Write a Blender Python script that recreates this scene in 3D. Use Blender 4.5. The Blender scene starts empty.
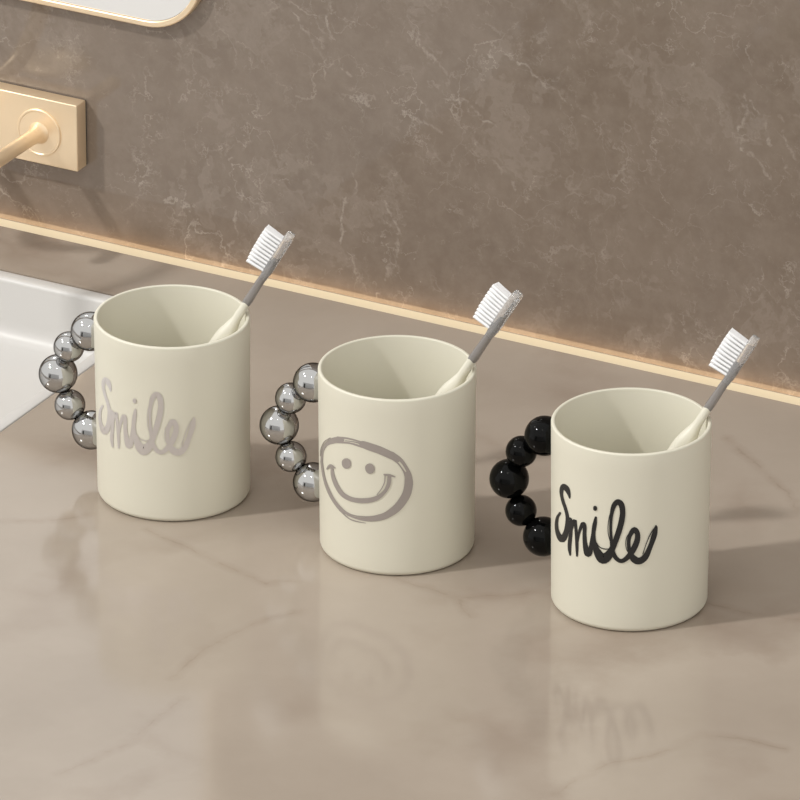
import bpy, bmesh, math, random
from mathutils import Vector, Matrix
random.seed(7)
sc = bpy.context.scene
COL = sc.collection

# ------------------------------------------------------------------ camera
cam_data = bpy.data.cameras.new('camera')
cam_data.sensor_width = 36.0
cam_data.lens = 382.47
cam_data.clip_start = 0.05
cam_data.clip_end = 60
cam = bpy.data.objects.new('camera', cam_data)
COL.objects.link(cam)
RV = Vector((0.87748666, 0.47960105, 0.0))
UV = Vector((-0.2015868, 0.36882682, 0.90737508))
FV = Vector((-0.43517804, 0.79620953, -0.42032185))
M = Matrix((RV, UV, -FV)).transposed().to_4x4()
M.translation = Vector((1.899, -3.4163, 1.8842))
cam.matrix_world = M
sc.camera = cam

# ------------------------------------------------------------------ world
world = bpy.data.worlds.new('world')
sc.world = world
world.use_nodes = True
wn = world.node_tree
bg = wn.nodes['Background']
bg.inputs['Color'].default_value = (1.0, 0.985, 0.95, 1)
bg.inputs['Strength'].default_value = 1.05

# ------------------------------------------------------------------ sun
sun = bpy.data.lights.new('sun', 'SUN')
sun.energy = 1.48
sun.angle = math.radians(3.0)
sun.color = (1.0, 0.985, 0.955)
sun_o = bpy.data.objects.new('sun', sun)
sun_o.rotation_mode = 'QUATERNION'
sun_o.rotation_quaternion = Vector((1.0, 1.0, -1.38)).to_track_quat('-Z', 'Y')
sun_o.location = (-3, -3, 4)
COL.objects.link(sun_o)

def spot(name, loc, target, energy, size, radius, color=(1, .95, .88)):
    l = bpy.data.lights.new(name, 'SPOT')
    l.energy = energy
    l.spot_size = math.radians(size)
    l.spot_blend = 0.6
    l.shadow_soft_size = radius
    l.color = color
    o = bpy.data.objects.new(name, l)
    o.location = loc
    o.rotation_mode = 'QUATERNION'
    o.rotation_quaternion = (Vector(target) - Vector(loc)).to_track_quat('-Z', 'Y')
    COL.objects.link(o)
spot('downlight', (0.35, -1.5, 2.3), (0, 0, 0), 5, 60, 0.04)
spot('downlight', (-1.32, -0.46, 1.45), (0, 0, 0.05), 4, 60, 0.085)

# ------------------------------------------------------------------ exposure
vs = sc.view_settings
vs.view_transform = 'Standard'
vs.look = 'None'
vs.exposure = 0.0
vs.gamma = 1.0
vs.use_curve_mapping = False

# ------------------------------------------------------------------ traced data
SMILE = [[[-111.7,67.7,-112.11,67.57],[-111.52,67.81,-112.31,67.54],[-111.36,67.94,-112.53,67.54],[-111.26,68.1,-112.72,67.6],[-111.25,68.25,-112.83,67.71],[-111.04,68.9,-113.46,68.09],[-110.98,69.51,-113.89,68.52],[-110.99,70.16,-114.35,68.91],[-111.11,70.82,-114.93,69.27],[-111.32,71.54,-115.69,69.65],[-111.6,72.3,-116.57,70.01],[-112.09,73.04,-117.45,70.29],[-112.88,73.65,-118.21,70.45],[-114.03,74.05,-118.98,70.6],[-115.48,74.27,-119.78,70.74],[-117.4,74.25,-120.13,70.81],[-120.63,73.46,-118.88,71.21],[-123.36,71.86,-117.93,71.75],[-124.42,70.68,-118.28,71.44],[-124.99,69.68,-118.79,70.79],[-125.32,68.8,-119.23,70.12],[-125.39,68.02,-119.55,69.52],[-125.23,67.3,-119.78,68.9],[-124.91,66.62,-119.87,68.23],[-124.51,65.92,-119.79,67.53],[-124.05,65.19,-119.52,66.83],[-123.51,64.42,-119.08,66.11],[-122.9,63.65,-118.52,65.37],[-122.2,62.88,-117.91,64.62],[-121.37,62.12,-117.23,63.88],[-120.45,61.38,-116.44,63.12],[-119.57,60.63,-115.62,62.3],[-118.83,59.82,-114.87,61.42],[-118.17,58.94,-114.18,60.5],[-117.56,58.0,-113.51,59.53],[-117.08,57.04,-112.92,58.51],[-116.82,56.05,-112.46,57.43],[-116.78,55.01,-112.18,56.31],[-116.92,53.91,-112.02,55.16],[-117.19,52.77,-111.97,53.99],[-117.54,51.61,-112.01,52.83],[-117.94,50.43,-112.11,51.65],[-118.43,49.26,-112.29,50.42],[-119.03,48.14,-112.63,49.14],[-119.78,47.07,-113.16,47.84],[-120.84,45.88,-113.94,46.44],[-122.14,44.62,-114.95,44.95],[-123.27,43.72,-116.32,43.43],[-122.73,43.99,-119.07,41.62],[-120.03,44.74,-124.2,40.26],[-119.97,44.69,-126.99,40.34],[-120.94,44.81,-128.56,40.75],[-122.05,45.01,-129.79,41.19],[-123.1,45.25,-130.89,41.7],[-124.18,45.59,-131.82,42.36],[-125.19,46.03,-132.56,43.1],[-126.02,46.55,-133.15,43.88],[-126.58,47.17,-133.64,44.69],[-126.92,47.91,-133.98,45.56],[-127.1,48.71,-134.12,46.48],[-127.16,49.53,-134.01,47.47],[-127.14,50.38,-133.65,48.52],[-126.99,51.27,-133.06,49.65],[-126.7,52.15,-132.27,50.82],[-126.27,52.97,-131.27,51.99],[-125.65,53.72,-129.99,53.14],[-124.81,54.49,-128.59,54.2],[-123.82,55.33,-127.29,55.14],[-122.86,56.19,-126.13,56.02],[-122.59,56.52,-125.57,56.38],[-122.57,56.77,-124.94,56.67],[-122.74,56.94,-124.32,56.87],[-123.01,57.01,-123.83,56.98]],[[-115.43,55.59,-115.27,56.02],[-115.34,55.42,-115.04,56.25],[-115.1,55.27,-114.66,56.51],[-114.68,55.2,-114.14,56.74],[-114.11,55.25,-113.53,56.9],[-113.24,55.33,-112.8,57.08],[-112.53,55.42,-111.88,57.35],[-112.5,55.4,-110.45,57.51],[-112.69,55.41,-109.24,57.13],[-112.55,55.17,-108.82,56.41],[-112.38,54.61,-108.76,55.58],[-112.29,53.82,-108.83,54.68],[-112.25,52.91,-108.86,53.75],[-112.28,51.89,-108.85,52.73],[-112.38,50.75,-108.83,51.58],[-112.54,49.55,-108.85,50.38],[-112.74,48.38,-108.92,49.18],[-113.02,47.21,-109.07,47.98],[-113.37,46.0,-109.27,46.77],[-113.73,44.77,-109.48,45.6],[-113.98,43.58,-109.65,44.5],[-114.13,42.46,-109.8,43.43],[-114.21,41.38,-109.93,42.39],[-114.19,40.35,-110.04,41.4],[-114.06,39.39,-110.13,40.47],[-113.75,38.54,-110.18,39.62],[-113.3,37.81,-110.21,38.81],[-112.81,37.15,-110.21,38.0],[-112.36,36.48,-110.23,37.16],[-112.22,36.31,-110.25,36.95],[-111.98,36.23,-110.4,36.74],[-111.69,36.21,-110.63,36.56],[-111.42,36.25,-110.87,36.42]],[[-110.68,46.67,-111.04,46.61],[-110.51,46.74,-111.2,46.62],[-110.32,46.85,-111.35,46.67],[-110.16,46.98,-111.44,46.75],[-110.08,47.13,-111.46,46.89],[-109.61,48.63,-111.14,48.37],[-108.99,50.19,-111.01,49.84],[-108.51,51.64,-110.7,51.3],[-107.95,52.94,-110.36,52.64],[-107.24,54.17,-109.98,53.93],[-106.42,55.34,-109.57,55.19],[-105.72,56.17,-109.08,56.28],[-105.95,56.0,-107.85,57.48],[-108.34,55.81,-104.82,57.53],[-108.11,55.57,-104.55,56.76],[-107.77,54.88,-104.48,55.88],[-107.45,54.01,-104.36,54.93],[-107.18,52.96,-104.15,53.84],[-106.95,51.7,-103.92,52.55],[-106.74,50.31,-103.69,51.14],[-106.55,48.89,-103.49,49.71],[-106.38,47.41,-103.3,48.21],[-106.24,45.83,-103.12,46.63],[-106.11,44.26,-102.98,45.04],[-105.96,42.79,-102.92,43.53],[-105.8,41.46,-102.97,42.13],[-105.63,40.22,-103.09,40.8],[-105.46,39.0,-103.25,39.5],[-105.29,37.76,-103.39,38.19],[-105.22,37.57,-103.46,37.97],[-105.04,37.45,-103.63,37.77],[-104.81,37.4,-103.86,37.62],[-104.58,37.4,-104.09,37.51]],[[-104.06,44.5,-104.54,44.44],[-103.82,44.58,-104.75,44.47],[-103.56,44.73,-104.95,44.55],[-103.34,44.91,-105.07,44.7],[-103.22,45.14,-105.08,44.9],[-102.65,46.93,-104.68,46.67],[-102.12,48.74,-104.28,48.48],[-101.55,50.46,-103.86,50.24],[-100.89,51.98,-103.36,51.87],[-100.04,53.39,-102.77,53.42],[-99.08,54.72,-102.09,54.91],[-98.2,55.72,-101.36,56.21],[-97.84,56.02,-100.37,57.34],[-99.32,55.6,-97.81,58.12],[-99.76,55.73,-96.48,57.49],[-99.48,55.44,-96.05,56.71],[-99.23,54.92,-95.81,55.85],[-99.14,54.17,-95.73,54.84],[-99.18,53.11,-95.8,53.67],[-99.28,51.85,-95.88,52.45],[-99.31,50.55,-95.86,51.25],[-99.29,49.23,-95.74,50.01],[-99.24,47.84,-95.57,48.7],[-99.15,46.42,-95.31,47.42],[-98.97,45.04,-94.92,46.25],[-98.72,43.61,-94.31,45.07],[-98.4,42.11,-93.54,43.88],[-97.94,40.77,-92.81,42.97],[-97.05,39.68,-92.53,42.75],[-94.22,39.3,-94.19,42.94],[-91.85,40.52,-95.44,42.31],[-91.06,41.66,-95.16,42.41],[-90.61,42.78,-94.67,42.95],[-90.33,44.04,-94.21,43.88],[-90.17,45.49,-93.79,45.22],[-90.02,47.02,-93.39,46.77],[-89.79,48.54,-92.98,48.37],[-89.44,50.14,-92.54,50.02],[-89.01,51.86,-92.1,51.75],[-88.57,53.55,-91.69,53.44],[-88.21,55.04,-91.34,54.92],[-87.93,56.29,-91.09,56.14],[-87.69,57.36,-90.9,57.19],[-87.5,58.31,-90.71,58.14],[-87.37,59.21,-90.49,59.06],[-87.32,60.04,-90.21,59.9],[-87.33,60.79,-89.9,60.66],[-87.37,61.5,-89.57,61.39],[-87.4,62.22,-89.26,62.13],[-87.41,62.47,-89.14,62.39],[-87.55,62.66,-88.93,62.59],[-87.75,62.78,-88.68,62.73],[-87.96,62.83,-88.44,62.81]],[[-88.37,62.74,-87.95,62.74],[-88.58,62.68,-87.78,62.68],[-88.8,62.57,-87.62,62.56],[-89.0,62.4,-87.52,62.39],[-89.12,62.18,-87.53,62.17],[-89.63,61.09,-87.67,61.08],[-90.15,60.0,-87.81,60.0],[-90.65,58.85,-87.94,58.92],[-91.06,57.61,-88.06,57.78],[-91.36,56.28,-88.21,56.51],[-91.6,54.86,-88.38,55.17],[-91.75,53.4,-88.49,53.82],[-91.79,51.95,-88.47,52.53],[-91.69,50.55,-88.32,51.27],[-91.48,49.16,-88.09,50.01],[-91.19,47.78,-87.71,48.8],[-90.86,46.42,-87.16,47.67],[-90.5,45.03,-86.36,46.61],[-90.07,43.6,-85.38,45.61],[-89.55,42.22,-84.35,44.75],[-88.9,41.0,-83.37,44.07],[-88.12,39.9,-82.45,43.54],[-87.13,38.84,-81.61,43.19],[-85.61,37.87,-81.23,43.17],[-83.07,37.37,-81.83,43.33],[-80.27,37.88,-82.66,43.19],[-78.34,38.9,-82.54,43.14],[-76.99,40.03,-81.86,43.42],[-75.92,41.22,-81.03,43.91],[-75.06,42.52,-80.15,44.53],[-74.42,43.91,-79.17,45.41],[-73.86,45.35,-78.14,46.53],[-73.23,46.84,-77.15,47.85],[-72.45,48.47,-76.25,49.37],[-71.57,50.24,-75.42,51.09],[-70.68,52.07,-74.63,52.89],[-69.87,53.9,-73.89,54.68],[-69.12,55.76,-73.16,56.49],[-68.4,57.68,-72.47,58.37],[-67.76,59.57,-71.85,60.18],[-67.25,61.31,-71.36,61.83],[-66.89,62.87,-70.97,63.27],[-66.65,64.32,-70.67,64.57],[-66.51,65.7,-70.48,65.76],[-66.49,67.04,-70.43,66.87],[-66.55,68.36,-70.52,67.96],[-66.73,69.66,-70.74,68.98],[-67.05,70.87,-71.04,69.84],[-67.57,71.97,-71.34,70.41],[-68.39,72.9,-71.63,70.75],[-69.48,73.63,-71.91,70.98],[-70.87,74.08,-72.01,71.06],[-72.58,74.02,-71.74,71.11],[-74.01,73.38,-71.74,71.12],[-75.06,72.53,-72.19,70.83],[-75.9,71.51,-72.77,70.27],[-76.56,70.37,-73.34,69.55],[-77.03,69.08,-73.88,68.6],[-77.36,67.67,-74.42,67.4],[-77.6,66.18,-74.89,66.05],[-77.78,64.68,-75.28,64.64],[-77.9,63.13,-75.56,63.18],[-77.94,61.52,-75.75,61.63],[-77.94,59.9,-75.86,60.04],[-77.92,58.29,-75.9,58.47],[-77.87,56.71,-75.85,56.93],[-77.8,55.14,-75.73,55.4],[-77.7,53.57,-75.54,53.86],[-77.59,52.01,-75.32,52.32],[-77.5,50.39,-75.07,50.73],[-77.41,48.73,-74.77,49.13],[-77.27,47.1,-74.43,47.62],[-77.0,45.64,-74.05,46.32],[-76.63,44.38,-73.63,45.24],[-76.17,43.25,-73.18,44.32],[-75.56,42.22,-72.69,43.56],[-74.76,41.3,-72.14,42.92],[-73.75,40.49,-71.46,42.31],[-72.56,39.79,-70.68,41.77],[-71.22,39.26,-69.92,41.39],[-69.76,38.97,-69.33,41.25],[-68.26,39.04,-68.83,41.31],[-66.87,39.4,-68.21,41.55],[-65.59,39.94,-67.45,41.99],[-64.36,40.61,-66.63,42.58],[-63.1,41.46,-65.75,43.35],[-61.82,42.47,-64.82,44.32],[-60.59,43.61,-63.91,45.4],[-59.48,44.82,-63.06,46.52],[-58.46,46.15,-62.22,47.73],[-57.51,47.61,-61.39,49.05],[-56.69,49.09,-60.66,50.35],[-56.09,50.51,-60.12,51.5],[-55.74,51.86,-59.76,52.53],[-55.62,53.18,-59.52,53.5],[-55.68,54.41,-59.44,54.37],[-55.91,55.56,-59.51,55.02],[-56.37,56.67,-59.78,55.51],[-57.09,57.71,-60.19,55.88],[-58.19,58.62,-60.4,55.98],[-60.14,59.08,-59.77,55.87],[-61.85,58.48,-59.43,55.97],[-62.83,57.59,-59.95,55.72],[-63.56,56.6,-60.65,55.17],[-64.14,55.59,-61.26,54.52],[-64.58,54.57,-61.73,53.81],[-64.92,53.47,-62.13,52.97],[-65.15,52.3,-62.41,52.03],[-65.26,51.05,-62.56,50.99],[-65.23,49.7,-62.56,49.79],[-65.1,48.23,-62.44,48.46],[-64.86,46.74,-62.16,47.14],[-64.54,45.34,-61.71,45.99],[-64.14,44.01,-61.03,45.0],[-63.64,42.68,-60.17,44.13],[-62.96,41.43,-59.28,43.43],[-62.02,40.33,-58.53,42.95],[-60.8,39.45,-57.89,42.6],[-59.33,38.78,-57.31,42.32],[-57.63,38.38,-56.87,42.17],[-55.81,38.34,-56.55,42.12],[-54.1,38.67,-56.04,42.19],[-52.56,39.29,-55.29,42.44],[-51.16,40.14,-54.44,42.87],[-49.91,41.24,-53.58,43.47],[-48.9,42.59,-52.69,44.37],[-48.08,44.13,-51.74,45.59],[-47.35,45.72,-50.8,47.01],[-46.61,47.25,-49.95,48.47],[-45.78,48.77,-49.21,49.98],[-44.9,50.35,-48.59,51.59],[-44.1,51.88,-48.02,53.14],[-43.5,53.28,-47.48,54.48],[-43.17,54.55,-46.96,55.59],[-43.04,55.72,-46.46,56.57],[-43.04,56.72,-46.01,57.41],[-43.07,57.53,-45.64,58.07],[-43.16,58.09,-45.41,58.44],[-43.34,58.5,-45.26,58.54],[-43.55,58.69,-45.14,58.66],[-43.74,58.86,-45.03,58.89],[-43.81,59.04,-45.01,59.07],[-43.96,59.19,-44.91,59.21],[-44.13,59.29,-44.77,59.3],[-44.29,59.34,-44.62,59.34]],[[-75.51,69.83,-75.39,69.8],[-75.57,69.82,-75.35,69.78],[-75.64,69.8,-75.31,69.73],[-75.71,69.76,-75.3,69.67],[-75.75,69.69,-75.31,69.6],[-76.37,68.43,-75.9,68.33],[-77.02,67.17,-76.51,67.07],[-77.63,65.89,-77.08,65.8],[-78.13,64.57,-77.55,64.52],[-78.51,63.19,-77.91,63.17],[-78.8,61.78,-78.19,61.77],[-79.0,60.39,-78.4,60.4],[-79.14,59.08,-78.54,59.11],[-79.21,57.88,-78.6,57.93],[-79.2,56.76,-78.6,56.83],[-79.12,55.68,-78.52,55.77],[-78.95,54.58,-78.35,54.71],[-78.66,53.48,-78.07,53.63],[-78.26,52.39,-77.69,52.56],[-77.83,51.31,-77.26,51.48],[-77.43,50.24,-76.85,50.4],[-77.38,50.16,-76.84,50.32],[-77.3,50.12,-76.87,50.24],[-77.22,50.1,-76.93,50.18],[-77.14,50.1,-76.99,50.14]],[[-87.92,48.69,-87.8,48.75],[-87.95,48.64,-87.74,48.77],[-87.98,48.59,-87.66,48.78],[-87.98,48.53,-87.58,48.76],[-87.94,48.47,-87.51,48.72],[-87.41,47.91,-86.91,48.19],[-86.9,47.31,-86.35,47.63],[-86.3,46.75,-85.76,47.14],[-85.52,46.28,-85.05,46.77],[-84.51,45.96,-84.15,46.49],[-83.38,45.72,-83.1,46.27],[-82.18,45.58,-81.99,46.13],[-80.98,45.54,-80.9,46.09],[-79.79,45.66,-79.83,46.17],[-78.61,45.9,-78.71,46.38],[-77.45,46.17,-77.56,46.63],[-76.32,46.41,-76.41,46.85],[-76.21,46.45,-76.3,46.86],[-76.13,46.51,-76.2,46.83],[-76.09,46.57,-76.13,46.79],[-76.07,46.63,-76.09,46.74]],[[-62.86,56.39,-62.76,56.33],[-62.92,56.4,-62.73,56.29],[-62.99,56.4,-62.72,56.24],[-63.06,56.38,-62.72,56.17],[-63.13,56.33,-62.76,56.11],[-63.75,55.73,-63.36,55.5],[-64.39,55.14,-63.97,54.9],[-65.0,54.5,-64.52,54.29],[-65.49,53.76,-64.95,53.6],[-65.84,52.91,-65.27,52.81],[-66.08,51.98,-65.5,51.92],[-66.22,51.02,-65.64,51.0],[-66.27,50.08,-65.69,50.1],[-66.2,49.13,-65.62,49.19],[-66.03,48.16,-65.46,48.25],[-65.78,47.25,-65.22,47.36],[-65.5,46.46,-64.95,46.61],[-65.15,45.83,-64.64,46.04],[-64.74,45.33,-64.26,45.59],[-64.32,44.91,-63.85,45.17],[-63.92,44.46,-63.45,44.72],[-63.84,44.4,-63.4,44.64],[-63.75,44.37,-63.4,44.56],[-63.66,44.37,-63.42,44.5],[-63.59,44.38,-63.46,44.45]],[[-45.98,57.72,-45.84,57.65],[-46.06,57.74,-45.8,57.6],[-46.15,57.74,-45.76,57.53],[-46.25,57.71,-45.76,57.45],[-46.32,57.65,-45.8,57.38],[-47.01,56.86,-46.46,56.57],[-47.71,56.08,-47.12,55.78],[-48.4,55.25,-47.78,54.95],[-49.08,54.3,-48.44,54.02],[-49.76,53.22,-49.11,52.96],[-50.42,52.03,-49.8,51.8],[-51.06,50.78,-50.48,50.57],[-51.69,49.51,-51.13,49.32],[-52.28,48.21,-51.72,48.04],[-52.84,46.87,-52.28,46.7],[-53.39,45.51,-52.83,45.35],[-53.95,44.16,-53.39,43.99],[-53.96,44.07,-53.44,43.92],[-53.93,44.0,-53.52,43.88],[-53.88,43.93,-53.6,43.85],[-53.82,43.89,-53.68,43.85]],[[-89.2,68.58,-88.42,68.7],[-89.56,68.42,-88.06,68.65],[-89.93,68.16,-87.69,68.5],[-90.2,67.81,-87.42,68.24],[-90.31,67.4,-87.3,67.86],[-90.3,67.22,-87.3,67.68],[-90.3,67.05,-87.3,67.51],[-90.3,66.87,-87.29,67.33],[-90.29,66.69,-87.29,67.15],[-90.18,66.32,-87.39,66.75],[-89.89,66.06,-87.66,66.4],[-89.52,65.91,-88.02,66.14],[-89.16,65.87,-88.38,65.98]]]
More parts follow.
